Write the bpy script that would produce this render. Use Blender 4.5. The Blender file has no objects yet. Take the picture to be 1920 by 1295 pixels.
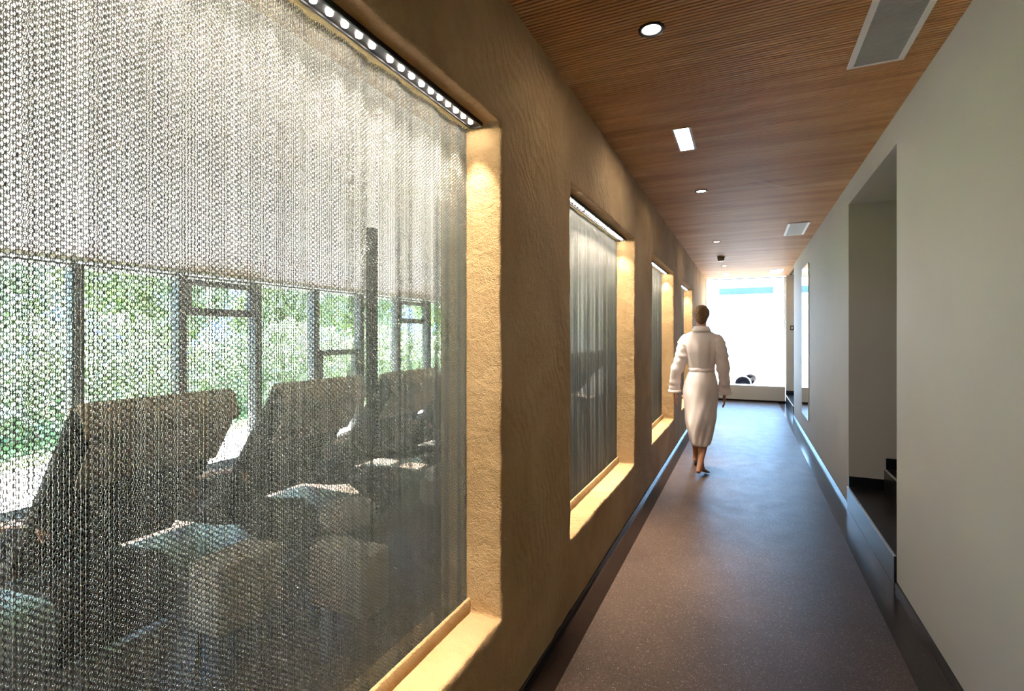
import bpy, bmesh, math, random
import numpy as np
from mathutils import Vector, Matrix, noise as mnoise
random.seed(7)
rng = np.random.default_rng(11)
scn = bpy.context.scene
col = scn.collection
R = math.radians
PI = math.pi

# ------------------------------------------------------------------ materials
def mat(name, base=(.5, .5, .5), rough=.6, metal=0.0, spec=.5, emit=None, estr=0.0):
    m = bpy.data.materials.new(name); m.use_nodes = True
    b = m.node_tree.nodes['Principled BSDF']
    b.inputs['Base Color'].default_value = (*base, 1)
    b.inputs['Roughness'].default_value = rough
    b.inputs['Metallic'].default_value = metal
    b.inputs['Specular IOR Level'].default_value = spec
    if emit:
        b.inputs['Emission Color'].default_value = (*emit, 1)
        b.inputs['Emission Strength'].default_value = estr
    return m

def nodes(m):
    nt = m.node_tree
    return nt, nt.nodes, nt.links, nt.nodes['Principled BSDF']

def coords(nt, scale=(1, 1, 1), kind='Object'):
    tc = nt.nodes.new('ShaderNodeTexCoord'); mp = nt.nodes.new('ShaderNodeMapping')
    mp.inputs['Scale'].default_value = scale
    nt.links.new(tc.outputs[kind], mp.inputs['Vector'])
    return mp.outputs['Vector']

def noise(nt, vec, scale, detail=4, rough=.55, dist=0):
    n = nt.nodes.new('ShaderNodeTexNoise')
    n.inputs['Scale'].default_value = scale; n.inputs['Detail'].default_value = detail
    n.inputs['Roughness'].default_value = rough; n.inputs['Distortion'].default_value = dist
    nt.links.new(vec, n.inputs['Vector'])
    return n.outputs['Fac']

def ramp(nt, fac, stops):
    r = nt.nodes.new('ShaderNodeValToRGB')
    e = r.color_ramp.elements
    while len(e) < len(stops): e.new(.5)
    for k, (p, c) in enumerate(stops):
        e[k].position = p
        e[k].color = (*c, 1) if len(c) == 3 else c
    nt.links.new(fac, r.inputs['Fac'])
    return r.outputs['Color']

def bump(nt, h, bsdf, strength=.5, dist=.01, prev=None):
    b = nt.nodes.new('ShaderNodeBump')
    b.inputs['Strength'].default_value = strength; b.inputs['Distance'].default_value = dist
    nt.links.new(h, b.inputs['Height'])
    if prev is not None: nt.links.new(prev, b.inputs['Normal'])
    nt.links.new(b.outputs['Normal'], bsdf.inputs['Normal'])
    return b.outputs['Normal']

M = {}
# troweled ochre clay plaster
m = M['plaster'] = mat('ochre_plaster', rough=.92, spec=.2)
nt, N, L, B = nodes(m)
v = coords(nt)
c = ramp(nt, noise(nt, v, 1.7, 6, .62, .6), [(.30, (.42, .27, .125)), (.52, (.52, .345, .170)), (.72, (.60, .42, .22))])
L.new(c, B.inputs['Base Color'])
v2 = coords(nt, (1, 1, 1))
w = N.new('ShaderNodeTexWave'); w.wave_type = 'RINGS'; w.inputs['Scale'].default_value = 5.5
w.inputs['Distortion'].default_value = 14; w.inputs['Detail'].default_value = 3; w.inputs['Detail Scale'].default_value = .7
L.new(v2, w.inputs['Vector'])
msk = ramp(nt, noise(nt, v, 1.1, 2), [(.47, (0, 0, 0)), (.60, (1, 1, 1))])
mul = N.new('ShaderNodeMath'); mul.operation = 'MULTIPLY'
L.new(w.outputs['Fac'], mul.inputs[0]); L.new(msk, mul.inputs[1])
p = bump(nt, mul.outputs[0], B, .8, .007)
p = bump(nt, noise(nt, v, 26, 5, .6, .3), B, 1.0, .016, p)
p = bump(nt, noise(nt, v, 210, 3, .6), B, 1.0, .007, p)

# smooth painted plaster of the right wall and the ends
def paint(name, colr, b=.25):
    m = mat(name, colr, .72, spec=.3); nt, N, L, B = nodes(m)
    v = coords(nt)
    c = ramp(nt, noise(nt, v, .9, 3), [(.3, tuple(k * .95 for k in colr)), (.7, tuple(min(1, k * 1.03) for k in colr))])
    L.new(c, B.inputs['Base Color'])
    bump(nt, noise(nt, v, 160, 3), B, b, .0008)
    return m
M['offwhite'] = paint('off_white_paint', (.60, .575, .52))
M['white'] = paint('white_paint', (.78, .77, .75))
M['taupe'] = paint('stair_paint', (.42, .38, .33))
M['lounge_white'] = paint('lounge_white_paint', (.88, .84, .76))

# wood slats
m = M['wood'] = mat('warm_wood', rough=.55, spec=.3)
nt, N, L, B = nodes(m)
v = coords(nt, (.45, 5.0, 1))
v3 = coords(nt, (2.2, 60, 3))
c1 = ramp(nt, noise(nt, v, 1.2, 5, .6), [(.3, (.48, .235, .080)), (.5, (.62, .34, .13)), (.7, (.74, .46, .21))])
c2 = ramp(nt, noise(nt, v3, 1.0, 3), [(.3, (.72, .72, .72)), (.7, (1.12, 1.08, 1.05))])
mx = N.new('ShaderNodeMix'); mx.data_type = 'RGBA'; mx.blend_type = 'MULTIPLY'; mx.inputs[0].default_value = .8
L.new(c1, mx.inputs[6]); L.new(c2, mx.inputs[7]); L.new(mx.outputs[2], B.inputs['Base Color'])
M['groove'] = mat('slat_backing', (.035, .015, .006), .8)

# terrazzo
def terrazzo(name, cols, rough, spk=(.55, .50, .45), spec=.5):
    m = mat(name, rough=rough, spec=spec); nt, N, L, B = nodes(m)
    v = coords(nt)
    c = ramp(nt, noise(nt, v, 2.2, 5), [(.3, cols[0]), (.7, cols[1])])
    vo = N.new('ShaderNodeTexVoronoi'); vo.inputs['Scale'].default_value = 150
    L.new(v, vo.inputs['Vector'])
    k = ramp(nt, vo.outputs['Distance'], [(.13, (1, 1, 1)), (.24, (0, 0, 0))])
    vo2 = N.new('ShaderNodeTexVoronoi'); vo2.inputs['Scale'].default_value = 260
    L.new(v, vo2.inputs['Vector'])
    c3 = ramp(nt, vo2.outputs['Color'], [(.15, (.45, .45, .46)), (.85, (1.75, 1.62, 1.48))])
    mz = N.new('ShaderNodeMix'); mz.data_type = 'RGBA'; mz.blend_type = 'MULTIPLY'; mz.inputs[0].default_value = .8
    L.new(c, mz.inputs[6]); L.new(c3, mz.inputs[7])
    sel = ramp(nt, noise(nt, v, 60, 1), [(.5, (0, 0, 0)), (.58, (.8, .8, .8))])
    mm = N.new('ShaderNodeMath'); mm.operation = 'MULTIPLY'; L.new(k, mm.inputs[0]); L.new(sel, mm.inputs[1])
    mx = N.new('ShaderNodeMix'); mx.data_type = 'RGBA'; L.new(mm.outputs[0], mx.inputs[0])
    L.new(mz.outputs[2], mx.inputs[6]); mx.inputs[7].default_value = (*spk, 1)
    L.new(mx.outputs[2], B.inputs['Base Color'])
    rr = ramp(nt, noise(nt, v, 7, 4), [(.3, (rough * .93,) * 3), (.7, (rough * 1.07,) * 3)])
    L.new(rr, B.inputs['Roughness'])
    bump(nt, noise(nt, v, 180, 2), B, .15, .0006)
    return m
M['terrazzo'] = terrazzo('brown_terrazzo', [(.047, .029, .020), (.070, .044, .031)], .46, spec=.3)
M['border'] = terrazzo('dark_terrazzo', [(.011, .0065, .005), (.018, .011, .009)], .20, (.12, .09, .075))
M['lounge_floor'] = terrazzo('lounge_floor', [(.040, .030, .024), (.060, .045, .035)], .32, spec=.25)
M['black'] = mat('black_gloss', (.010, .010, .012), .25)
M['step'] = mat('black_step', (.014, .012, .012), .30)
M['steel'] = mat('brushed_steel', (.85, .86, .88), .42, .9)
M['led_profile'] = mat('black_aluminium', (.006, .005, .005), .5, .2)
M['white_metal'] = mat('white_metal', (.86, .86, .83), .4)
M['grille'] = mat('grille_grey', (.42, .43, .41), .5)
M['frame'] = mat('dark_window_frame', (.045, .048, .05), .4)
M['alu'] = mat('chain_aluminium', (.20, .195, .18), .34, .85)
M['mirror'] = mat('mirror', (.92, .94, .94), .01, 1)
M['skin'] = mat('skin', (.50, .245, .150), .5)
M['skin'].node_tree.nodes['Principled BSDF'].inputs['Subsurface Weight'].default_value = .12
M['skin'].node_tree.nodes['Principled BSDF'].inputs['Subsurface Radius'].default_value = (.02, .008, .004)
m = M['robe'] = mat('robe_terry', (.86, .76, .73), .95, spec=.1)
nt, N, L, B = nodes(m); v = coords(nt); bump(nt, noise(nt, v, 190, 3), B, .6, .003)
m = M['hair'] = mat('brown_hair', (.13, .062, .032), .5)
nt, N, L, B = nodes(m); v = coords(nt, (1, 1, .25))
L.new(ramp(nt, noise(nt, v, 110, 3), [(.3, (.10, .05, .025)), (.7, (.34, .19, .095))]), B.inputs['Base Color'])
bump(nt, noise(nt, v, 130, 3), B, .7, .003)
M['iris'] = mat('eye', (.1, .05, .03), .2)
def fabric(name, c, s=300):
    m = mat(name, c, .9, spec=.2); nt, N, L, B = nodes(m); v = coords(nt)
    L.new(ramp(nt, noise(nt, v, s, 2), [(.3, tuple(k * .75 for k in c)), (.7, tuple(k * 1.15 for k in c))]), B.inputs['Base Color'])
    bump(nt, noise(nt, v, s, 2), B, .4, .001); return m
M['dark_fabric'] = fabric('taupe_fabric', (.022, .018, .014))
M['tan_fabric'] = fabric('tan_fabric', (.30, .235, .165))
M['beige'] = fabric('beige_fabric', (.36, .32, .26))
M['towel'] = fabric('white_towel', (.78, .76, .72))
m = M['oak'] = mat('brown_oak', (.23, .10, .045), .5)
M['pole'] = mat('black_pole', (.003, .003, .004), .8, spec=.05)
m = M['glass'] = bpy.data.materials.new('window_glass'); m.use_nodes = True
nt = m.node_tree; nt.nodes.clear()
o = nt.nodes.new('ShaderNodeOutputMaterial'); t = nt.nodes.new('ShaderNodeBsdfTransparent'); g = nt.nodes.new('ShaderNodeBsdfGlossy')
t.inputs['Color'].default_value = (.97, .98, .98, 1); g.inputs['Roughness'].default_value = .01
lw = nt.nodes.new('ShaderNodeLayerWeight'); lw.inputs['Blend'].default_value = .5
pw = nt.nodes.new('ShaderNodeMath'); pw.operation = 'POWER'; pw.inputs[1].default_value = 5
f = nt.nodes.new('ShaderNodeMath'); f.operation = 'MULTIPLY_ADD'; f.inputs[1].default_value = .9; f.inputs[2].default_value = .03
nt.links.new(lw.outputs['Facing'], pw.inputs[0]); nt.links.new(pw.outputs[0], f.inputs[0])
x = nt.nodes.new('ShaderNodeMixShader')
nt.links.new(f.outputs[0], x.inputs[0]); nt.links.new(t.outputs[0], x.inputs[1]); nt.links.new(g.outputs[0], x.inputs[2]); nt.links.new(x.outputs[0], o.inputs['Surface'])
def emis(name, c, s):
    m = bpy.data.materials.new(name); m.use_nodes = True; nt = m.node_tree; nt.nodes.clear()
    o = nt.nodes.new('ShaderNodeOutputMaterial'); e = nt.nodes.new('ShaderNodeEmission')
    e.inputs['Color'].default_value = (*c, 1); e.inputs['Strength'].default_value = s
    nt.links.new(e.outputs[0], o.inputs['Surface']); return m
M['led'] = emis('led_lens', (1, .90, .78), 120)
M['lamp'] = emis('lamp_lens', (1, .87, .70), 85)
M['panel'] = emis('panel_lens', (1, .93, .86), 30)
m = M['leaf'] = mat('leaf', (.10, .22, .045), .5)
nt, N, L, B = nodes(m); v = coords(nt)
L.new(ramp(nt, noise(nt, v, 2.5, 4), [(.3, (.30, .38, .22)), (.55, (.45, .54, .34)), (.75, (.66, .72, .54))]), B.inputs['Base Color'])
B.inputs['Transmission Weight'].default_value = 0
M['grass'] = paint('lawn_grass', (.15, .26, .07), .6)
M['paving'] = paint('pale_paving', (.85, .85, .83))
M['bark'] = mat('bark', (.12, .09, .06), .9)
M['awning'] = mat('blue_grey_metal', (.05, .085, .15), .5, spec=.2)
M['paving_end'] = paint('grey_paving', (.11, .11, .108))
M['socket'] = mat('switch_brown', (.16, .10, .07), .4)

# ------------------------------------------------------------------ helpers
def link(name, bm, m, parent=None, smooth=False, loc=None):
    me = bpy.data.meshes.new(name)
    bmesh.ops.recalc_face_normals(bm, faces=bm.faces)
    bm.to_mesh(me); bm.free()
    for k in (m if isinstance(m, (list, tuple)) else [m]): me.materials.append(k)
    if smooth: me.shade_smooth()
    o = bpy.data.objects.new(name, me); col.objects.link(o)
    if parent: o.parent = parent
    if loc: o.location = loc
    return o

def box(bm, x0, x1, y0, y1, z0, z1, bev=0, mi=0, seg=2):
    b = bmesh.new() if bev else bm
    vs = [b.verts.new((x, y, z)) for x in (x0, x1) for y in (y0, y1) for z in (z0, z1)]
    fs = []
    for q in ((0, 1, 3, 2), (4, 6, 7, 5), (0, 4, 5, 1), (2, 3, 7, 6), (0, 2, 6, 4), (1, 5, 7, 3)):
        f = b.faces.new([vs[k] for k in q]); f.material_index = mi; fs.append(f)
    if bev:
        bmesh.ops.recalc_face_normals(b, faces=b.faces)
        bmesh.ops.bevel(b, geom=b.edges[:], offset=bev, segments=seg, affect='EDGES', profile=.6)
        me = bpy.data.meshes.new('t'); b.to_mesh(me); b.free(); n0 = len(bm.faces); bm.from_mesh(me); bpy.data.meshes.remove(me)
        bm.faces.ensure_lookup_table()
        for f in bm.faces[n0:]: f.material_index = mi

def B_(name, m, parent, *dims, bev=0, smooth=False):
    bm = bmesh.new(); box(bm, *dims, bev=bev); return link(name, bm, m, parent, smooth)

def cyl(bm, r0, r1, z0, z1, c=(0, 0), n=32, cap=True):
    a = [bm.verts.new((c[0] + r0 * math.cos(2 * PI * k / n), c[1] + r0 * math.sin(2 * PI * k / n), z0)) for k in range(n)]
    b = [bm.verts.new((c[0] + r1 * math.cos(2 * PI * k / n), c[1] + r1 * math.sin(2 * PI * k / n), z1)) for k in range(n)]
    for k in range(n): bm.faces.new((a[k], a[(k + 1) % n], b[(k + 1) % n], b[k]))
    if cap: bm.faces.new(a); bm.faces.new(b)

def lathe(bm, prof, n=32, c=(0, 0)):
    rings = []
    for r, z in prof:
        rings.append([bm.verts.new((c[0] + r * math.cos(2 * PI * k / n), c[1] + r * math.sin(2 * PI * k / n), z)) for k in range(n)])
    for a, b in zip(rings, rings[1:]):
        for k in range(n): bm.faces.new((a[k], a[(k + 1) % n], b[(k + 1) % n], b[k]))
    return rings

def tube(bm, pts, rad, n=10, cap=True):
    pts = [Vector(p) for p in pts]
    rads = rad if isinstance(rad, (list, tuple)) else [rad] * len(pts)
    D = (pts[-1] - pts[0]).normalized(); ref = Vector((0, 1, 0)) if abs(D.z) > .6 else Vector((0, 0, 1))
    rings = []
    for i, p in enumerate(pts):
        d = (pts[min(i + 1, len(pts) - 1)] - pts[max(i - 1, 0)]).normalized()
        a = d.cross(ref)
        a.normalize(); b = d.cross(a)
        rings.append([bm.verts.new(p + rads[i] * (a * math.cos(2 * PI * k / n) + b * math.sin(2 * PI * k / n))) for k in range(n)])
    for q, r in zip(rings, rings[1:]):
        for k in range(n): bm.faces.new((q[k], q[(k + 1) % n], r[(k + 1) % n], r[k]))
    if cap: bm.faces.new(rings[0]); bm.faces.new(rings[-1])

def tag(o, label=None, cat=None, group=None, kind=None):
    if label: o['label'] = label
    if cat: o['category'] = cat
    if group: o['group'] = group
    if kind: o['kind'] = kind
    return o

def empty(name, loc, rz=0):
    o = bpy.data.objects.new(name, None); o.empty_display_size = .1; o.location = loc; o.rotation_euler = (0, 0, rz)
    col.objects.link(o); return o

def copy_tree(o, parent=None):
    c = o.copy(); col.objects.link(c)
    if parent: c.parent = parent
    for ch in [k for k in bpy.data.objects if k.parent == o]: copy_tree(ch, c)
    return c

# ------------------------------------------------------------------ layout numbers
XL, XR, H = -.80, .765, 2.64
YB, YE = -2.2, 12.05          # corridor back and end
XI = -1.06                    # lounge side of the plaster wall
WX = -4.25                    # facade of the lounge
OPEN = [(.02, 1.66), (2.465, 4.10), (4.92, 6.53), (7.37, 9.0)]
ZS, ZT = .378, 2.172
XU, ZU = -.925, .432          # upstand under the curtain

# ------------------------------------------------------------------ left wall with openings (one continuous plaster skin)
def lines(a, b, step, must):
    xs = sorted(set([a, b] + must)); out = [a]
    for p, q in zip(xs, xs[1:]):
        n = max(1, round((q - p) / step))
        out += [p + (q - p) * k / n for k in range(1, n + 1)]
    return out
ys = lines(YB, YE, .03, [v for o in OPEN for v in o])
zs = lines(.018, H, .03, [ZS, ZT])
bm = bmesh.new(); vd = {}
def V(x, y, z):
    k = (round(x, 5), round(y, 5), round(z, 5))
    if k not in vd: vd[k] = bm.verts.new(k)
    return vd[k]
def inside(y, z): return any(a < y < b for a, b in OPEN) and ZS < z < ZT
for X in (XL, XI):
    for y0, y1 in zip(ys, ys[1:]):
        for z0, z1 in zip(zs, zs[1:]):
            zc = (z0 + z1) / 2
            if X == XI and zc < ZU and False: pass
            if not inside((y0 + y1) / 2, zc):
                bm.faces.new((V(X, y0, z0), V(X, y1, z0), V(X, y1, z1), V(X, y0, z1)))
xs_ = [XL, XL - .03, XL - .06, XL - .09, XU, XU - .03, XU - .07, XU - .10, XI]
for a, b in OPEN:
    yy = [y for y in ys if a - 1e-6 <= y <= b + 1e-6]; zz = [z for z in zs if ZS - 1e-6 <= z <= ZT + 1e-6]
    for x0, x1 in zip(xs_, xs_[1:]):
        for p, q in zip(yy, yy[1:]):
            for z in (ZS, ZT): bm.faces.new((V(x0, p, z), V(x1, p, z), V(x1, q, z), V(x0, q, z)))
        for p, q in zip(zz, zz[1:]):
            for y in (a, b): bm.faces.new((V(x0, y, p), V(x1, y, p), V(x1, y, q), V(x0, y, q)))
bmesh.ops.recalc_face_normals(bm, faces=bm.faces)
sharp = [e for e in bm.edges if len(e.link_faces) == 2 and e.calc_face_angle(0) > 1.2]
bmesh.ops.bevel(bm, geom=sharp, offset=.009, segments=3, affect='EDGES', profile=.5, clamp_overlap=True)
for vv in bm.verts:
    p = vv.co
    k = mnoise.noise(p * 2.3) * .006 + mnoise.noise(p * 9 + Vector((7, 1, 3))) * .0035 + mnoise.noise(p * 28) * .0016
    near = min([abs(p.y - e) for o in OPEN for e in o] + [9])
    d = Vector((mnoise.noise(p * 13 + Vector((3, 9, 1))), mnoise.noise(p * 13 + Vector((8, 2, 5))), mnoise.noise(p * 11 + Vector((1, 4, 8))))) * .0028
    if p.x > XI + .02:
        vv.co = p + Vector((k, 0, 0)) * (1 if p.x > XL - .02 else .3) + Vector((d.x * .5, d.y, d.z)) * (1 if .05 < p.z < H - .05 else 0)
wl = link('wall_left', bm, M['plaster'], smooth=True); tag(wl, kind='structure', label='rough ochre clay plaster wall with four deep openings along the left')
# low plaster upstand closing the back of each sill
for i, (a, b) in enumerate(OPEN):
    bm = bmesh.new(); box(bm, XU - .012, XU, a - .01, b + .01, ZS - .02, ZU, bev=.006)
    o = link('trim_%d' % (i + 1), bm, M['plaster'], smooth=True)
    tag(o, kind='structure')

# ------------------------------------------------------------------ floor, ceiling, right wall
bm = bmesh.new(); box(bm, XL - .05, XR + .02, YB, YE + .1, -.12, 0); tag(link('floor', bm, M['terrazzo']), kind='structure')
bm = bmesh.new(); box(bm, XL - .03, -.685, YB, YE, -.05, .0012); tag(link('floor_border', bm, M['border']), kind='structure')
bm = bmesh.new(); box(bm, .622, XR + .01, YB, YE, -.05, .0012); tag(link('floor_border', bm, M['border']), kind='structure')
bm = bmesh.new(); box(bm, XL - .03, XL + .012, YB, YE, .0, .026, bev=.002); tag(link('shadow_line_left', bm, M['black']), kind='structure')  # shadow line at the wall foot, put in as a black strip
bm = bmesh.new()
box(bm, XL - .1, XR + .1, YB - .1, YE + .1, H + .012, H + .10, mi=1)
pitch, sw = .0205, .0125
k = YB
while k < YE:
    box(bm, XL - .04, XR + .04, k, k + sw, H, H + .0125)
    k += pitch
tag(link('ceiling', bm, [M['wood'], M['groove']]), kind='structure')

A0, A1, AZ = 3.48, 4.94, 2.47      # stair opening
C0 = 10.13                         # second opening starts
XW = 2.5
bm = bmesh.new()
box(bm, XR, XW, YB, A0, 0, H + .02); tag(link('wall_right', bm, M['offwhite']), kind='structure')
bm = bmesh.new(); box(bm, XR, XW, A1, C0, 0, H + .02); tag(link('wall_right', bm, M['offwhite']), kind='structure')
bm = bmesh.new(); box(bm, XR, XW, A0, A1, AZ, H + .02); tag(link('wall_right', bm, M['offwhite']), kind='structure')
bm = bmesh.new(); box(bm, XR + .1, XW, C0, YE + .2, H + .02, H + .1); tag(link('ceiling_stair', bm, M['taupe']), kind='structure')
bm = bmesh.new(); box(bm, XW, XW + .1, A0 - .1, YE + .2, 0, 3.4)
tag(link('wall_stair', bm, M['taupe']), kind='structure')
for (a, b) in ((YB, A0 - .003), (A1 + .003, C0 - .003)):
    bm = bmesh.new(); box(bm, XR - .010, XR + .01, a, b, 0, .034, bev=.002)
    tag(link('baseboard_right', bm, M['black']), kind='structure')

# walls that close the ends
bm = bmesh.new(); box(bm, -4.5, XW, YB - .15, YB, 0, 3.4); tag(link('wall_back', bm, M['white']), kind='structure')
bm = bmesh.new(); box(bm, XR - .0, XW + .1, YE, YE + .15, 0, H + .1); tag(link('wall_end', bm, M['white']), kind='structure')
bm = bmesh.new(); box(bm, -4.5, XL + .012, YE, YE + .15, 0, 3.4); tag(link('wall_end', bm, M['lounge_white']), kind='structure')
# low white parapet under the end window
bm = bmesh.new(); box(bm, XL, XR - .015, YE - .02, YE + .28, .035, .335, bev=.004); tag(link('wall_parapet', bm, M['white']), kind='structure')
bm = bmesh.new(); box(bm, XL, XR, YE - .005, YE + .28, 0, .036); tag(link('baseboard_end', bm, M['black']), kind='structure')
# end window
w1 = empty('window_1', (0, YE + .1, .335)); tag(w1, kind='structure')
B_('window_pane', M['glass'], w1, XL + .01, XR - .02, 0, .012, 0, H - .335)
bm = bmesh.new()
box(bm, XL, XL + .02, -.02, .03, 0, H - .335); box(bm, XR - .03, XR, -.02, .03, 0, H - .335)
box(bm, XL, XR, -.02, .03, H - .355, H - .335)
link('window_frame', bm, M['white_metal'], w1)

# ------------------------------------------------------------------ stairs
def stairs(name, y0, y1, x0, n, label):
    t = empty(name, (x0, y0, 0)); tag(t, label, 'stairs')
    for k in range(n):
        x = k * .25
        bm = bmesh.new(); box(bm, x, min(x + .27, XW - x0 - .002), .002, y1 - y0 - .002, 0.001, .17 * (k + 1), bev=.003)
        s = link('step', bm, M['step'], t)
        bm = bmesh.new(); box(bm, x - .002, x + .010, .004, y1 - y0 - .004, .17 * (k + 1) - .004, .17 * (k + 1) + .002)
        link('nosing', bm, M['steel'], s)
        bm = bmesh.new(); box(bm, x + .012, min(x + .262, XW - x0 - .002), y1 - y0 - .010, y1 - y0 - .001, .17 * k, .17 * (k + 1) + .085)
        link('skirting', bm, M['black'], t)
    return t
stairs('staircase', A0, A1, XR - .012, 7, 'black stairs with steel nosings rising from the recess in the right wall')
stairs('staircase', C0, YE, XR - .012, 7, 'far black steps beside the white parapet at the corridor end')

# ------------------------------------------------------------------ wall mirror + switch + ceiling fittings
t = empty('wall_mirror', (XR, 7.80, .27)); tag(t, 'tall frameless mirror on the right wall near the corridor end', 'mirror')
B_('mirror_glass', M['mirror'], t, -.012, -.004, 0, .83, 0, 2.1)
B_('backing', M['white_metal'], t, -.004, .001, .005, .825, .005, 2.095)
t = empty('light_switch', (.875, YE, 1.56)); tag(t, 'small brown switch on the white wall above the far steps', 'switch')
B_('plate', M['socket'], t, -.04, .04, -.010, .001, -.05, .05, bev=.003)
B_('rocker', M['white_metal'], t, -.014, .014, -.014, -.009, -.02, .02, bev=.002)

def downlight():
    t = empty('downlight', (0, 0, H))
    bm = bmesh.new(); r = lathe(bm, [(.036, .004), (.036, -.003), (.040, -.006), (.050, -.006), (.052, -.001), (.052, .003)], 40)
    link('trim_ring', bm, M['led_profile'], t, smooth=True)
    bm = bmesh.new(); cyl(bm, .0355, .0355, -.001, .003, n=40); link('lens', bm, M['lamp'], t)
    return t
dl = downlight()
lab = ['round black-rimmed downlight nearest the viewer, between first opening and vent', 'round downlight just beyond the nearer rectangular ceiling light',
       'small round downlight level with the second ceiling vent', 'faint round downlight just beyond the smoke detector']
for i, y in enumerate((2.12, 4.67, 7.27, 9.84)):
    o = dl if i == 0 else copy_tree(dl)
    o.location = (-.347, y, H); tag(o, lab[i], 'light', 'round ceiling downlights')
t = empty('ceiling_light', (-.350, 3.40, H)); 
bm = bmesh.new(); box(bm, -.055, -.044, -.195, .195, -.004, .004); box(bm, .040, .055, -.195, .195, -.004, .004); box(bm, -.055, .055, -.2, -.19, -.004, .004); box(bm, -.055, .055, .19, .2, -.004, .004)
link('housing', bm, M['grille'], t)
bm = bmesh.new(); box(bm, -.044, .040, -.19, .19, -.002, .003); link('diffuser', bm, M['panel'], t)
tag(t, 'bright rectangular recessed ceiling light over the second opening', 'light', 'rectangular ceiling lights')
o = copy_tree(t); o.location = (-.352, 11.2, H); tag(o, 'farthest bright rectangular ceiling light by the end window', 'light')
t = empty('smoke_detector', (-.353, 8.72, H)); tag(t, 'small brown smoke detector hanging from the wood slat ceiling', 'smoke detector')
bm = bmesh.new(); lathe(bm, [(.0, -.062), (.040, -.062), (.048, -.05), (.05, -.02), (.055, -.018), (.055, .001), (0, .001)], 24); link('body', bm, M['socket'], t, True)
bm = bmesh.new(); lathe(bm, [(.0, -.006), (.012, -.004), (.016, .0)], 16, (.075, -.02)); link('indicator', bm, M['white_metal'], t, True)

def vent():
    t = empty('ceiling_vent', (.535, 2.435, H))
    bm = bmesh.new(); hw, hl, f = .108, .375, .024
    box(bm, -hw, -hw + f, -hl, hl, -.006, .002, bev=.001); box(bm, hw - f, hw, -hl, hl, -.006, .002, bev=.001)
    box(bm, -hw + f, hw - f, -hl, -hl + f * .6, -.006, .002, bev=.001); box(bm, -hw + f, hw - f, hl - f * .6, hl, -.006, .002, bev=.001)
    fr = link('frame', bm, M['white_metal'], t)
    for sx in (-1, 1):
        for y in (-.36, -.12, .12, .36):
            bm = bmesh.new(); cyl(bm, .004, .004, -.0075, -.005, (sx * (hw - f / 2), y), 12); link('screw', bm, M['steel'], fr)
    bm = bmesh.new()
    k = -hl + f * .6
    while k < hl - f * .6 - .008:
        box(bm, -hw + f, hw - f, k, k + .0085, -.004, .001); k += .0125
    link('grille', bm, M['grille'], t)
    bm = bmesh.new(); box(bm, -hw + f, hw - f, -hl + .01, hl - .01, .0005, .0015); link('backing', bm, M['led_profile'], t)
    return t
vt = vent()
vlab = ['long white ceiling vent grille nearest the viewer, by the right wall', 'middle white ceiling vent halfway down the corridor', 'farthest white ceiling vent close to the end window']
for i, y in enumerate((2.435, 6.8, 11.08)):
    o = vt if i == 0 else copy_tree(vt)
    o.location = (.535, y, H); tag(o, vlab[i], 'vent', 'ceiling vents')

# ------------------------------------------------------------------ LED strips in the openings
PL = ['the first, nearest opening', 'the second opening', 'the third opening', 'the fourth, farthest opening']
spot_d = bpy.data.lights.new('led_beam', 'SPOT'); spot_d.energy = 25; spot_d.color = (1, .88, .72)
spot_d.spot_size = R(64); spot_d.spot_blend = .9; spot_d.shadow_soft_size = .007
def led():
    L_ = 1.60
    t = empty('led_strip_light', (0, 0, 0))
    bm = bmesh.new()
    box(bm, -.026, -.020, 0, L_, -.0145, 0); box(bm, .020, .026, 0, L_, -.0145, 0); box(bm, -.020, .020, 0, L_, -.010, 0)
    box(bm, -.026, .026, -.006, 0, -.0145, 0); box(bm, -.026, .026, L_, L_ + .006, -.0145, 0)
    link('profile', bm, M['led_profile'], t)
    bm = bmesh.new(); cyl(bm, .0078, .0078, -.0135, -.0095, (0, 0), 16)
    ln = link('led_lens', bm, M['led'], t)
    n = 0
    for mod in range(3):
        for k in range(10):
            o = ln if n == 0 else ln.copy()
            if n: col.objects.link(o); o.parent = t
            o.location = (0, .022 + .026 + mod * .529 + k * .0505, 0); n += 1
    for k in range(16):
        o = bpy.data.objects.new('led_beam', spot_d); col.objects.link(o); o.parent = t
        o.location = (0, .05 + k * .1, -.014)
    return t
ld = led()
for i, (a, b) in enumerate(OPEN):
    o = ld if i == 0 else copy_tree(ld)
    o.location = (-.893, (a + b) / 2 - .8, ZT - .001)
    tag(o, 'black strip of warm LED dots along the top of ' + PL[i], 'strip light', 'LED strips above the chain curtains')

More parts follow.
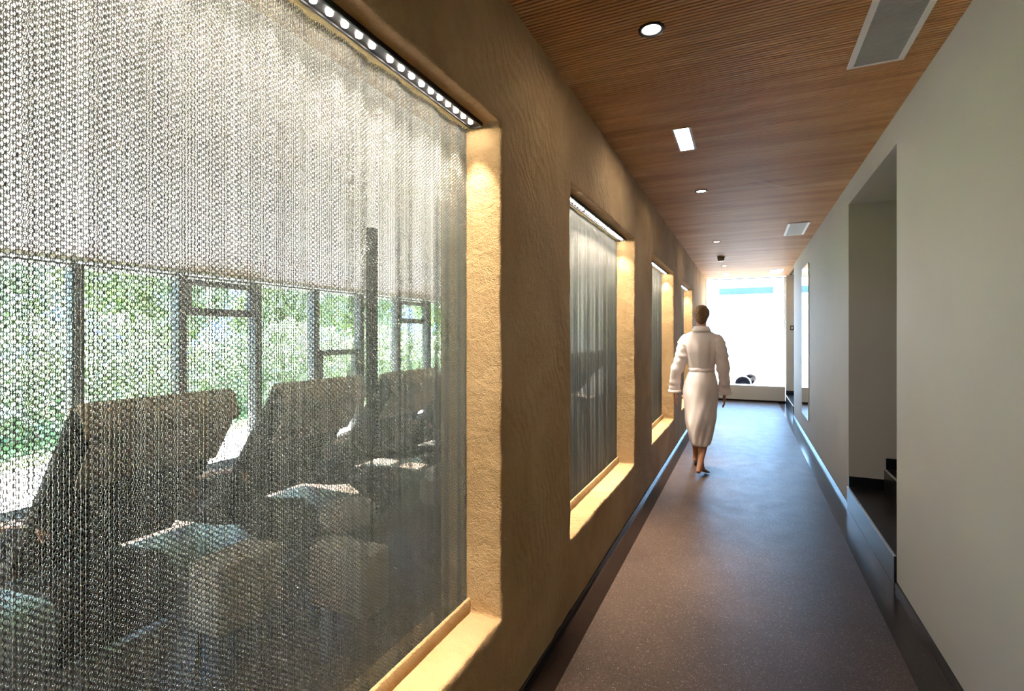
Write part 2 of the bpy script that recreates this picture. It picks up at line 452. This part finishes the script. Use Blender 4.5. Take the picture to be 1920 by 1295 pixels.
# ------------------------------------------------------------------ chain curtains
def curtain_mesh():
    Wd, z0, z1 = 1.66, ZS + .012, ZT - .004
    cp, rp = .0066, .0056
    nc, nr = int(Wd / cp), int((z1 - z0) / rp)
    a_, b_, r_ = .0034, .0046, .00084          # half width, half height, wire
    ns, nk = 9, 3
    j = np.arange(nc); i = np.arange(nr)
    yc = j * cp + rng.normal(0, .0003, nc)
    wave = .0045 * np.sin(yc * 2 * PI / .23 + 1.1 * np.sin(yc * 5)) + .0018 * np.sin(yc * 2 * PI / .071)
    slope = np.gradient(wave, yc)
    base = np.arctan(slope) * .8 + rng.normal(0, .07, nc) + .30 * np.sin(yc * 190) * np.sin(yc * 31)
    J, I = np.meshgrid(j, i, indexing='ij')
    ph = rp * (1 + rng.normal(0, .22, nc))
    par = (I + J) % 2
    yaw = base[J] + np.where(par == 0, R(12), R(92)) + rng.normal(0, .06, J.shape)
    cx = wave[J] * (1 + 0 * I) + rng.normal(0, .0003, J.shape)
    cy = yc[J] + rng.normal(0, .0003, J.shape)
    cz = z0 + I * rp + .0046 + (ph[J] - rp) * .35
    cx, cy, cz, yaw = [q.reshape(-1) for q in (cx, cy, cz, yaw)]
    n = len(cx)
    th = np.arange(ns) * 2 * PI / ns; al = np.arange(nk) * 2 * PI / nk
    T, A = np.meshgrid(th, al, indexing='ij'); T = T.ravel(); A = A.ravel()
    lu = (a_ + r_ * np.cos(A)) * np.cos(T); lv = (b_ + r_ * np.cos(A)) * np.sin(T); lw = r_ * np.sin(A)
    cu, su = np.cos(yaw)[:, None], np.sin(yaw)[:, None]
    # ring plane spanned by u (horizontal) and z, u = (sin, cos)
    vx = cx[:, None] + lu * su + lw * cu
    vy = cy[:, None] + lu * cu - lw * su
    vz = np.clip(cz[:, None] + lv + 0 * lu, z0, z1)
    co = np.stack([vx, vy, vz], -1).reshape(-1, 3).astype(np.float32)
    q = []
    for s in range(ns):
        for k in range(nk):
            s2, k2 = (s + 1) % ns, (k + 1) % nk
            q.append([s * nk + k, s2 * nk + k, s2 * nk + k2, s * nk + k2])
    q = np.array(q, dtype=np.int32)
    F = (q[None] + (np.arange(n, dtype=np.int32) * ns * nk)[:, None, None]).reshape(-1)
    me = bpy.data.meshes.new('chain_curtain')
    me.vertices.add(len(co)); me.vertices.foreach_set('co', co.ravel())
    me.loops.add(len(F)); me.loops.foreach_set('vertex_index', F)
    nf = len(F) // 4
    me.polygons.add(nf); me.polygons.foreach_set('loop_start', np.arange(0, nf * 4, 4, dtype=np.int32))
    me.update(calc_edges=True)
    me.shade_smooth()
    me.materials.append(M['alu'])
    return me
cm = curtain_mesh()
for i, (a, b) in enumerate(OPEN):
    o = bpy.data.objects.new('chain_curtain', cm); col.objects.link(o)
    o.location = (-.951, (a + b) / 2 - .83 + .004, 0)
    tag(o, 'metal chain curtain of small rings hanging in ' + PL[i], 'curtain', 'metal chain curtains', 'stuff')

# ------------------------------------------------------------------ lounge behind the curtains
bm = bmesh.new(); box(bm, WX - .1, XI + .2, YB, YE, -.12, -.001); tag(link('floor_lounge', bm, M['lounge_floor']), kind='structure')
bm = bmesh.new()
p = [(WX - .12, 1.88), (XI + .25, 3.25), (XI + .25, 3.37), (WX - .12, 2.0)]
va = [bm.verts.new((x, YB, z)) for x, z in p]; vb = [bm.verts.new((x, YE, z)) for x, z in p]
bm.faces.new(va); bm.faces.new(vb)
for k in range(4): bm.faces.new((va[k], va[(k + 1) % 4], vb[(k + 1) % 4], vb[k]))
tag(link('ceiling_lounge', bm, M['lounge_white']), kind='structure')
bm = bmesh.new(); box(bm, XI, XI + .22, YB, YE, H, 3.3); tag(link('wall_lounge', bm, M['lounge_white']), kind='structure')

WP = .72
nwin = 20
y0w = 1.98 - 5 * WP
def bay(kind):
    t = empty('window_2', (0, 0, 0))
    bm = bmesh.new()
    box(bm, -.05, .05, -.035, .035, .0, 1.90)                      # post
    box(bm, -.03, .03, .035, WP - .035, .03, .085)
    box(bm, -.03, .03, .035, WP - .035, 1.887, 1.90)
    if kind == 1:
        box(bm, -.035, .045, .035, WP - .035, 1.57, 1.635); box(bm, -.035, .045, .035, .075, 1.57, 1.87); box(bm, -.035, .045, WP - .075, WP - .035, 1.57, 1.87)
        box(bm, -.035, .045, .035, WP - .035, 1.82, 1.87)
    if kind == 2:
        box(bm, -.035, .045, .035, WP - .035, 1.18, 1.24); box(bm, -.035, .045, .035, .10, .05, 1.24); box(bm, -.035, .045, WP - .10, WP - .035, .05, 1.24)
    link('window_frame', bm, M['frame'], t)
    bm = bmesh.new(); box(bm, -.004, .004, .03, WP - .03, .05, 1.87); link('window_pane', bm, M['glass'], t)
    return t
kinds = {0: bay(0), 1: bay(1), 2: bay(2)}
used = set()
for k in range(nwin):
    kd = {6: 1, 8: 2, 10: 1, 13: 1, 16: 1}.get(k, 0)
    o = kinds[kd] if kd not in used else copy_tree(kinds[kd]); used.add(kd)
    o.location = (WX, y0w + k * WP, 0); o.name = 'window_%d' % (k + 2); tag(o, kind='structure')
bm = bmesh.new(); box(bm, WX - .02, WX + .10, YB, YE, .0, .05, bev=.004); tag(link('baseboard_lounge', bm, M['oak']), kind='structure')

# loungers (backs towards the corridor)
def pad(bm, pts, y0, y1, th, rnd=.02):
    """slab following a poly-line of (x,z) with thickness th, from y0 to y1"""
    P = [Vector((x, 0, z)) for x, z in pts]; top = []; bot = []
    for i, p in enumerate(P):
        d = (P[min(i + 1, len(P) - 1)] - P[max(i - 1, 0)]).normalized(); n = Vector((-d.z, 0, d.x))
        if n.z < 0: n = -n
        top.append(p + n * th / 2); bot.append(p - n * th / 2)
    loop = top + bot[::-1]
    a = [bm.verts.new((q.x, y0, q.z)) for q in loop]; b = [bm.verts.new((q.x, y1, q.z)) for q in loop]
    m_ = len(loop)
    bm.faces.new(a); bm.faces.new(b)
    for k in range(m_): bm.faces.new((a[k], a[(k + 1) % m_], b[(k + 1) % m_], b[k]))
    bmesh.ops.recalc_face_normals(bm, faces=bm.faces)
    es = [e for e in bm.edges if len(e.link_faces) == 2 and e.calc_face_angle(0) > .9]
    bmesh.ops.bevel(bm, geom=es, offset=rnd, segments=3, affect='EDGES')
def lounger():
    t = empty('lounger', (-2.3, 1.06, 0)); W = .68
    bm = bmesh.new(); pad(bm, [(0.0, 1.09), (-.16, .86), (-.34, .60), (-.50, .42), (-.66, .37)], 0, W, .09); link('backrest', bm, M['dark_fabric'], t, True)
    bm = bmesh.new(); pad(bm, [(-.64, .37), (-.95, .44), (-1.15, .46)], 0, W, .09); link('seat', bm, M['dark_fabric'], t, True)
    bm = bmesh.new(); pad(bm, [(-1.13, .46), (-1.40, .36), (-1.65, .30)], 0, W, .08); link('footrest', bm, M['dark_fabric'], t, True)
    bm = bmesh.new(); pad(bm, [(.062, 1.00), (.012, 1.13), (-.045, 1.125), (-.10, 1.01), (-.16, .92)], .02, W - .02, .035, .012); link('headrest', bm, M['tan_fabric'], t, True)
    bm = bmesh.new(); pad(bm, [(.055, 1.02), (-.02, .90), (-.085, .80)], .045, W - .045, .02, .006); link('head_flap', bm, M['tan_fabric'], t, True)
    bm = bmesh.new(); pad(bm, [(-.30, .02), (-.30, .24), (-.42, .30), (-.60, .27), (-1.5, .20)], .10, W - .10, .03, .006)
    link('shell_base', bm, M['dark_fabric'], t, True)
    for y in (.03, W - .05):
        bm = bmesh.new(); tube(bm, [(-.24, y, .58), (-.30, y - .0, .64), (-.55, y, .60), (-.78, y, .50)], .018); link('armrest', bm, M['oak'], t, True)
    return t
lg = lounger()
llab = ['first dark lounger seen through the nearest curtain, its tan headrest largest', 'second dark lounger behind the nearest curtain, left of the black pole', 'third dark lounger behind the nearest curtain, right of the black pole']
for k in range(9):
    o = lg if k == 0 else copy_tree(lg)
    o.location = (-2.3, 1.06 + .915 * k, 0)
    tag(o, llab[k] if k < 3 else 'dark lounger with tan headrest deeper in the lounge behind the curtains', 'lounger', 'loungers facing the lounge windows' if k < 3 else 'farther loungers in the row')

def pole_lamp():
    t = empty('floor_lamp', (-1.71, 2.05, 0)); tag(t, 'slim black upright pole lamp standing behind the nearest chain curtain', 'lamp')
    bm = bmesh.new(); lathe(bm, [(0, 0), (.06, 0), (.06, .008), (.012, .016), (0, .016)], 28); link('base', bm, M['pole'], t, True)
    bm = bmesh.new(); cyl(bm, .006, .006, .01, .86, n=12); link('pole', bm, M['pole'], t, True)
    bm = bmesh.new(); box(bm, -.021, .021, -.021, .021, .85, 1.94, bev=.004); link('shade', bm, M['pole'], t)
pole_lamp()
for x, y, h_, r_, th_, lb in ((-2.02, 2.22, .46, .15, .10, 'beige cushioned round side table between the second lounger and the black pole'), (-1.76, 2.75, .50, .12, .14, 'beige cushioned round side table carrying a rolled towel')):
    t = empty('side_table', (x, y, 0)); tag(t, lb, 'table')
    bm = bmesh.new(); lathe(bm, [(0, h_ - th_), (r_ * .9, h_ - th_), (r_, h_ - th_ + .02), (r_, h_ - .02), (r_ * .92, h_), (0, h_ + .004)], 28); link('table_top', bm, M['beige'], t, True)
    bm = bmesh.new(); lathe(bm, [(0, .0), (.10, .0), (.10, .010), (.018, .02), (.018, h_ - th_ + .003), (0, h_ - th_ + .003)], 20); link('pedestal', bm, M['frame'], t, True)
for (x0, x1, y0, y1, h_, lb) in ((-2.18, -1.98, 1.42, 1.74, .43, 'beige upholstered stool just behind the first lounger'), (-1.86, -1.52, 1.78, 1.95, .42, 'beige upholstered stool in front of the black pole')):
    t = empty('stool', ((x0 + x1) / 2, (y0 + y1) / 2, 0)); tag(t, lb, 'stool'); hx, hy = (x1 - x0) / 2, (y1 - y0) / 2
    bm = bmesh.new(); box(bm, -hx, hx, -hy, hy, .14, h_, bev=.02, seg=3); link('seat', bm, M['beige'], t, True)
    for sx_ in (-1, 1):
        for sy_ in (-1, 1):
            bm = bmesh.new(); cyl(bm, .010, .013, 0, .145, (sx_ * (hx - .03), sy_ * (hy - .03)), 12); link('leg', bm, M['frame'], t, True)
bm = bmesh.new(); tube(bm, [(0, -.10, .0), (0, -.095, 0), (0, .095, 0), (0, .10, 0)], [.03, .045, .045, .03], 16)
tag(link('rolled_towel', bm, M['towel'], None, True, (-1.76, 2.75, .547)), 'white rolled towel on the farther side table behind the nearest curtain', 'towel')

# ------------------------------------------------------------------ outside
bm = bmesh.new(); box(bm, -7.2, WX - .1, -6, 26, -.30, -.06); tag(link('terrace', bm, M['paving']), 'pale paved terrace outside the lounge windows', 'terrace', kind='structure')
bm = bmesh.new(); box(bm, -40, -7.2, -25, 45, -.30, -.08); tag(link('lawn', bm, M['grass']), 'green lawn beyond the terrace', 'lawn', kind='structure')
bm = bmesh.new(); box(bm, -6.9, 30, YE + .4, 60, -1.05, -.9); tag(link('terrace_end', bm, M['paving_end']), 'grey lower terrace outside the end window', 'terrace', kind='structure')

def leafcloud(cx, cy, cz, rx, ry, rz, n, size, sd):
    g = np.random.default_rng(sd)
    d = g.normal(size=(n, 3)); d /= np.linalg.norm(d, axis=1)[:, None]
    rr = g.random(n) ** .35 * (1 + .18 * np.sin(d[:, 0] * 7) * np.cos(d[:, 1] * 5 + d[:, 2] * 6))
    c = np.array([cx, cy, cz]) + d * rr[:, None] * np.array([rx, ry, rz])
    u = g.normal(size=(n, 3)); u /= np.linalg.norm(u, axis=1)[:, None]
    w_ = np.cross(u, g.normal(size=(n, 3))); w_ /= np.linalg.norm(w_, axis=1)[:, None]
    s = size * (.6 + .8 * g.random(n))[:, None]
    return np.stack([c - u * s, c + w_ * s * .5, c + u * s, c - w_ * s * .5], 1).reshape(-1, 3)
def leaves(name, co, parent=None):
    me = bpy.data.meshes.new(name); n = len(co) // 4
    me.from_pydata(co.tolist(), [], np.arange(n * 4).reshape(-1, 4).tolist()); me.materials.append(M['leaf'])
    o = bpy.data.objects.new(name, me); col.objects.link(o)
    if parent: o.parent = parent
    return o
hs = [leafcloud(0, y, .75 + .2 * math.sin(y * 1.7), .8, .9, .95, 900, .09, 100 + k) for k, y in enumerate(np.arange(-3, 26, 1.0))]
h = leaves('hedge', np.concatenate(hs)); h.location = (-9.3, 0, -.05)
tag(h, 'leafy green hedge beyond the lounge terrace', 'hedge', kind='stuff')
tr = empty('garden_tree', (0, 0, 0))
leaves('crown', np.concatenate([leafcloud(0, 0, 3.2, 1.7, 1.7, 1.9, 2600, .16, 5), leafcloud(.6, .9, 2.2, 1.1, 1.1, 1.0, 1000, .15, 6)]), tr)
bm = bmesh.new(); tube(bm, [(0, 0, 0), (.05, .03, 1.2), (0, .1, 2.4), (.1, .1, 3.4)], [.14, .11, .08, .04], 10); link('trunk', bm, M['bark'], tr, True)
for k, (x, y, s) in enumerate(((-12.4, 3.2, 1.0), (-12.9, 7.6, 1.1), (-12.6, 11.6, .9), (-13.6, 16.0, 1.2), (-13.5, 21.5, 1.2), (-14, -1.6, 1.2), (-18.5, 10.3, 1.4))):
    o = tr if k == 0 else copy_tree(tr)
    o.location = (x, y, -.08); o.scale = (s, s, s); o.rotation_euler = (0, 0, k * 1.3)
    tag(o, 'leafy green tree in the garden beyond the lounge hedge', 'tree', 'garden trees beyond the hedge')

# terrace seen through the end window
t = empty('awning_beam', (.05, 15.2, 0)); tag(t, 'blue grey horizontal awning box outside the end window', 'awning')
B_('cassette', M['awning'], t, -.72, .62, 0, .22, 2.52, 2.70, bev=.01)
for sx in (-.66, .56): B_('bracket', M['white_metal'], t, sx, sx + .03, .05, .15, 2.70, 2.95)
for sx in (-.66, .56): B_('post', M['paving'], t, sx, sx + .03, .08, .12, -.9, 2.52)
def pod(loc, tilt, rz, r):
    """round bowl seat whose opening looks along -Y, on three splayed legs"""
    t = empty('pod_chair', loc)
    rot = Matrix.Rotation(rz, 4, 'Z') @ Matrix.Rotation(R(90) - tilt, 4, 'X')
    cz = .43
    for nm, prof, mm in (('seat_shell', [(0, -.55), (.45, -.48), (.80, -.28), (.97, 0), (.93, 0), (.76, -.24), (.42, -.42), (0, -.48)], M['pole']),
                         ('rim', [(.95, -.03), (1.05, -.03), (1.06, .03), (.95, .03), (.95, -.03)], M['white_metal'])):
        bm = bmesh.new(); lathe(bm, [(a * r, b * r) for a, b in prof], 36)
        bmesh.ops.transform(bm, matrix=Matrix.Translation((0, 0, cz)) @ rot, verts=bm.verts)
        link(nm, bm, mm, t, True)
    bm = bmesh.new(); lathe(bm, [(0, -.42), (.36, -.40), (.46, -.30), (.40, -.18), (0, -.14)], 24)
    bmesh.ops.transform(bm, matrix=Matrix.Translation((0, 0, cz)) @ rot @ Matrix.Scale(r, 4), verts=bm.verts)
    link('cushion', bm, M['pole'], t, True)
    for a in (.5, 2.6, 4.7):
        bm = bmesh.new(); tube(bm, [(.05 * math.cos(a), .10 + .05 * math.sin(a), .30), (.26 * math.cos(a), .08 + .24 * math.sin(a), 0)], .013); link('leg', bm, M['white_metal'], t, True)
    return t
tag(pod((-.10, 21.9, -.9), R(8), R(3), .29), 'black round pod chair with white rim outside the end window, in front', 'chair')
tag(pod((.13, 22.6, -.80), R(38), R(-25), .29), 'tilted black round pod chair behind the other one outside', 'chair')
B_('plinth', M['paving'], None, -.35, .6, 22.2, 23.0, -.91, -.80)
bpy.data.objects['plinth']['kind'] = 'structure'

# ------------------------------------------------------------------ the person
P = empty('person', (-.418, 5.65, 0)); tag(P, 'barefoot person in a pale bathrobe walking away down the corridor, hair pinned up', 'person')
vs, es, rs = [], [], []
def pt(p, r, par=None):
    vs.append(p); rs.append(r if isinstance(r, tuple) else (r, r))
    if par is not None: es.append((par, len(vs) - 1))
    return len(vs) - 1
pel = pt((0, 0, .93), (.12, .10))
sp = pt((0, .0, 1.09), (.105, .09), pel); ch = pt((0, .0, 1.27), (.125, .095), sp); ub = pt((0, -.005, 1.37), (.10, .075), ch)
nb = pt((0, .0, 1.45), .052, ub); nk = pt((0, .012, 1.505), .047, nb)
h1 = pt((0, .022, 1.555), (.058, .066), nk); h2 = pt((0, .020, 1.61), (.069, .084), h1); h3 = pt((0, .012, 1.665), (.058, .070), h2)
pt((0, .082, 1.535), (.022, .018), h1)                  # chin
pt((0, .112, 1.592), (.010, .012), h2)                  # nose
for s in (-1, 1): pt((s * .076, .012, 1.60), (.010, .018), h2)
for s in (-1, 1):
    hx = -.268 if s < 0 else .222
    sh = pt((s * .155, 0, 1.385), .048, ub)
    el = pt((s * .225, -.02, 1.12), .036, sh)
    fo = pt((hx * .98, .0, .98), .033, el)
    wr = pt((hx, .03, .835), (.022, .026), fo)
    pm = pt((hx, .038, .790), (.015, .032), wr); pk = pt((hx, .042, .750), (.014, .036), pm)
    for f, (dy, ln) in enumerate(((-.030, .058), (-.010, .072), (.012, .078), (.033, .068))):
        a = pt((hx, .042 + dy, .728), .0085, pk)
        b = pt((hx - s * .006, .046 + dy * 1.1, .728 - ln * .5), .0080, a)
        pt((hx - s * .020, .052 + dy * 1.1, .728 - ln * .92), .0068, b)
    a = pt((hx - s * .006, .068, .790), .0110, pm); b = pt((hx - s * .012, .088, .762), .0095, a); pt((hx - s * .020, .092, .738), .008, b)
# legs: the right one trails, the left one leads
for s, kn, an, hl, tp in ((1, (.055, -.02, .49), (.000, -.235, .10), (-.012, -.275, .035), (.055, -.10, .022)), (-1, (-.06, .13, .50), (-.075, .22, .10), (-.075, .185, .035), (-.085, .36, .02))):
    hp = pt((s * .085, 0, .84), .085, pel)
    k = pt(kn, .052, hp)
    cf = pt(tuple(kn[i] * .66 + an[i] * .34 for i in (0, 1)) + (kn[2] * .66 + an[2] * .34,), (.046, .052), k)
    an_ = pt(an, .030, cf)
    h_ = pt(hl, .026, an_)
    ba = pt(tuple((an[i] * .35 + tp[i] * .65) for i in (0, 1)) + (.034,), (.036, .022), an_)
    b2 = pt((tp[0], tp[1], .022), (.036, .016), ba)
    dr = Vector((tp[0] - hl[0], tp[1] - hl[1], 0)).normalized(); pr = Vector((dr.y, -dr.x, 0))
    for q, (o_, ln) in enumerate(((-.026, .040), (-.010, .036), (.004, .032), (.017, .026), (.029, .02))):
        pt((tp[0] + pr.x * o_ * s * 1 + dr.x * (ln), tp[1] + pr.y * o_ * s + dr.y * ln, .014), .010 if q == 0 else .0075, b2)
me = bpy.data.meshes.new('body'); me.from_pydata(vs, es, []); me.update()
body = bpy.data.objects.new('body', me); col.objects.link(body); body.parent = P
sk = body.modifiers.new('Skin', 'SKIN'); sk.use_smooth_shade = True; sk.branch_smoothing = .5
for d, r_ in zip(me.skin_vertices[0].data, rs): d.radius = r_
me.skin_vertices[0].data[pel].use_root = True
ss = body.modifiers.new('Sub', 'SUBSURF'); ss.levels = 2; ss.render_levels = 2
me.materials.append(M['skin'])

# robe body
prof = [(.295, -.008, .100, .205), (.33, -.008, .108, .205), (.42, -.008, .124, .200), (.55, -.008, .142, .190), (.70, -.010, .157, .175), (.82, -.012, .166, .165), (.92, -.008, .160, .158), (1.0, -.003, .140, .140),
        (1.035, 0, .127, .122), (1.055, 0, .124, .118), (1.08, 0, .132, .122), (1.14, -.002, .146, .130), (1.23, -.006, .164, .138), (1.31, -.010, .182, .130), (1.365, -.012, .190, .112), (1.405, -.010, .165, .090), (1.432, -.004, .120, .074), (1.452, 0, .082, .066), (1.475, 0, .066, .060), (1.49, .002, .061, .057)]
bm = bmesh.new(); rings = []; n = 72
zz_ = []
for (a, b) in zip(prof, prof[1:]):
    m_ = max(1, round((b[0] - a[0]) / .02))
    for k in range(m_): zz_.append(tuple(a[i] + (b[i] - a[i]) * k / m_ for i in range(4)))
zz_.append(prof[-1])
for z, cx, hx, hy in zz_:
    ring = []
    for k in range(n):
        th = 2 * PI * k / n
        low = max(0, min(1, (1.0 - z) / .5)); up = max(0, min(1, (z - 1.07) / .1)) * max(0, min(1, (1.42 - z) / .1))
        twist = th + (1.0 - z) * .9
        f = 1 + low * (.075 * math.sin(4 * twist + 1.2) + .040 * abs(math.sin(6 * (th + (1.0 - z) * 1.7))) + .05 * abs(math.sin(3.5 * (th - (1.0 - z) * 2.1) + 1))) + up * (.040 * math.sin(7 * th + 3 * z * 3) + .035 * math.sin(11 * th + 1))
        f += max(0, 1 - abs(z - 1.045) / .07) * .03 * math.sin(14 * th)
        f += .05 * mnoise.noise(Vector((math.cos(th) * 1.5, math.sin(th) * 1.5, z * 5)))
        dz = (.018 * math.sin(th * 2 + .6) + .014 * math.cos(th)) * max(0, 1 - (z - .295) / .2)
        ring.append(bm.verts.new((cx + hx * f * math.cos(th), (.0 if z > .9 else -.01 * (0.9 - z)) + hy * f * math.sin(th), z + dz)))
    rings.append(ring)
for a, b in zip(rings, rings[1:]):
    for k in range(n): bm.faces.new((a[k], a[(k + 1) % n], b[(k + 1) % n], b[k]))
rb = link('bathrobe', bm, M['robe'], P, True)
sm = rb.modifiers.new('Solid', 'SOLIDIFY'); sm.thickness = .008
for s in (-1, 1):
    cxx = -.268 if s < 0 else .222
    path = [((s * .100), 0, 1.365, .062), (s * .145, 0, 1.340, .080), (s * .168, -.004, 1.27, .076), (s * .190, -.010, 1.18, .070), (s * .205 + (cxx - s * .222) * .3, -.014, 1.10, .066), (cxx * .975, -.004, .99, .056), (cxx * 1.0, .012, .90, .056), (cxx, .022, .83, .059), (cxx, .025, .805, .061)]
    pts = []; rad = []
    for a, b in zip(path, path[1:]):
        for k in range(5):
            pts.append([a[i] + (b[i] - a[i]) * k / 5 for i in range(3)]); rad.append((a[3] + (b[3] - a[3]) * k / 5) * (1 + .05 * math.sin(len(pts) * 1.7) + .03 * math.sin(len(pts) * .9)))
    pts.append(path[-1][:3]); rad.append(path[-1][3])
    bm = bmesh.new(); tube(bm, pts, rad, 28, cap=False)
    for v_ in bm.verts: v_.co += Vector((mnoise.noise(v_.co * 14), mnoise.noise(v_.co * 14 + Vector((5, 5, 5))), 0)) * .010
    sl = link('sleeve', bm, M['robe'], rb, True); sm = sl.modifiers.new('Solid', 'SOLIDIFY'); sm.thickness = .006
    bm = bmesh.new(); q = len(pts) - 1
    tube(bm, [pts[q - 5], pts[q - 4], pts[q - 1], pts[q]], [.060, .066, .068, .066], 28, cap=False)
    cu = link('cuff', bm, M['robe'], sl, True); sm = cu.modifiers.new('Solid', 'SOLIDIFY'); sm.thickness = .006
bm = bmesh.new(); rr_ = []
for k in range(48):
    th = 2 * PI * k / 48; c_, s_ = math.cos(th), math.sin(th); q = .004 * math.sin(6 * th)
    rr_.append([bm.verts.new(((.127 + d) * c_, (.122 + d) * s_, z + q)) for d, z in ((.0, 1.028), (.005, 1.030), (.006, 1.046), (.005, 1.064), (.0, 1.066))])
for k in range(48):
    a, b = rr_[k], rr_[(k + 1) % 48]
    for i in range(5): bm.faces.new((a[i], b[i], b[(i + 1) % 5], a[(i + 1) % 5]))
link('belt', bm, M['robe'], rb, True)
for dx, dz in ((.02, .25), (-.01, .21)):
    bm = bmesh.new(); tube(bm, [(dx * .5, .135, 1.045), (dx, .160, .98), (dx * 1.4, .178, 1.045 - dz)], [.011, .012, .013], 8); link('belt_end', bm, M['robe'], rb, True)
bm = bmesh.new(); cr = []
for k in range(41):
    th = R(-90) + R(-140) + R(280) * k / 40           # open at the front (+Y)
    dwn = max(0, (abs(k - 20) - 12) / 8)
    c_, s_ = math.cos(th), math.sin(th)
    cr.append([bm.verts.new(((.062 + d) * c_ * (1 + .3 * dwn), (.060 + d) * s_ + .004 + .02 * dwn, z - .10 * dwn)) for d, z in ((.0, 1.500), (.012, 1.497), (.028, 1.462), (.036, 1.440), (.020, 1.440), (0, 1.47))])
for a, b in zip(cr, cr[1:]):
    for i in range(6): bm.faces.new((a[i], b[i], b[(i + 1) % 6], a[(i + 1) % 6]))
link('collar', bm, M['robe'], rb, True)
# hair, pinned up
bm = bmesh.new(); bmesh.ops.create_uvsphere(bm, u_segments=40, v_segments=28, radius=1)
for v_ in bm.verts:
    p_ = v_.co.copy(); x, y, z = p_
    r3 = Vector((x * .079, y * .096 + .006, z * .084 + 1.632))
    if z < -.2 and y < .3: r3.z -= (-.2 - z) * .055; r3.x *= 1 - (-.2 - z) * .35
    if y > .35 and z < .55: r3.y -= (y - .35) * .085 * min(1, (.55 - z) * 2); r3.x *= .95
    r3 += p_ * .004 * math.sin(math.atan2(x, -y) * 16 + z * 5)
    v_.co = r3
hr = link('hair', bm, M['hair'], P, True)
bm = bmesh.new(); bmesh.ops.create_uvsphere(bm, u_segments=24, v_segments=16, radius=1)
for v_ in bm.verts:
    a_ = math.atan2(v_.co.z, v_.co.x); v_.co = Vector((v_.co.x * .042, v_.co.y * .032, v_.co.z * .042)) * (1 + .06 * math.sin(5 * a_ + v_.co.y * 8)) + Vector((-.012, -.104, 1.66))
link('bun', bm, M['hair'], hr, True)
for s in (-1, 1):
    bm = bmesh.new(); bmesh.ops.create_uvsphere(bm, u_segments=16, v_segments=12, radius=.012)
    e = link('eye', bm, M['white_metal'], P, True, (s * .031, .087, 1.608))
    bm = bmesh.new(); bmesh.ops.create_uvsphere(bm, u_segments=12, v_segments=8, radius=.0065)
    link('iris', bm, M['iris'], e, True, (0, .0075, 0))
for nm, pts_, r_ in (('mouth', [(-.022, .078, 1.560), (0, .092, 1.562), (.022, .078, 1.560)], .0045),):
    bm = bmesh.new(); tube(bm, pts_, r_, 8); lp = link(nm, bm, mat('lips', (.42, .14, .11), .5), P, True)

# ------------------------------------------------------------------ light
w = bpy.data.worlds.new('World'); scn.world = w; w.use_nodes = True
nt = w.node_tree; bg = nt.nodes['Background']
tc = nt.nodes.new('ShaderNodeTexCoord'); sx = nt.nodes.new('ShaderNodeSeparateXYZ'); nt.links.new(tc.outputs['Generated'], sx.inputs[0])
c = ramp(nt, sx.outputs['Z'], [(0, (.32, .60, 1.0)), (.15, (.34, .62, 1.0)), (.8, (.40, .62, 1.0))])
nt.links.new(c, bg.inputs['Color']); bg.inputs['Strength'].default_value = 8.0
sd = bpy.data.lights.new('sun', 'SUN'); sd.energy = 140; sd.angle = R(.6); sd.color = (1, .95, .87)
so = bpy.data.objects.new('sun', sd); col.objects.link(so)
so.rotation_euler = Vector((-.62, .05, .95)).to_track_quat('Z', 'Y').to_euler()
def portal(loc, rot, sx_, sy_):
    d = bpy.data.lights.new('daylight_portal', 'AREA'); d.shape = 'RECTANGLE'; d.size = sx_; d.size_y = sy_
    d.cycles.is_portal = True
    o = bpy.data.objects.new('daylight_portal', d); col.objects.link(o); o.location = loc; o.rotation_euler = rot
cl = bpy.data.lights.new('lounge_fill_light', 'AREA'); cl.shape = 'RECTANGLE'; cl.size = .08; cl.size_y = 13.5; cl.energy = 230; cl.color = (1, .90, .76)  # added lamp, out of view, that brightens the lounge ceiling
clo = bpy.data.objects.new('lounge_fill_light', cl); col.objects.link(clo); clo.location = (-1.30, 5.0, 2.80)
clo.rotation_euler = Vector((1, 0, -.02)).to_track_quat('Z', 'Y').to_euler()
bm = bmesh.new(); box(bm, -1.29, XI, YB + .3, YE - .3, 2.74, 2.86); tag(link('trim_fill_housing', bm, M['lounge_white']), kind='structure')  # added housing behind the fill lamp, out of view
portal((0, YE + .2, 1.5), (R(-90), 0, 0), 1.6, 2.3)
portal((WX - .06, 5, .95), (0, R(-90), 0), 1.9, 14)

cam = bpy.data.cameras.new('camera'); co = bpy.data.objects.new('camera', cam); col.objects.link(co)
cam.lens = 18.0; cam.sensor_width = 36; cam.shift_y = -18.5 / 1920; cam.clip_start = .05; cam.clip_end = 300
co.location = (0, 0, 1.4); co.rotation_euler = (R(90), 0, math.atan(438 / 960))
scn.camera = co
scn.view_settings.view_transform = 'Standard'; scn.view_settings.look = 'None'; scn.view_settings.gamma = 1
scn.view_settings.exposure = 1.15; scn.view_settings.use_curve_mapping = False
cy = scn.cycles
cy.use_denoising = True; cy.max_bounces = 10; cy.diffuse_bounces = 5; cy.glossy_bounces = 5; cy.transparent_max_bounces = 16
cy.sample_clamp_indirect = 8; cy.caustics_reflective = False; cy.caustics_refractive = False
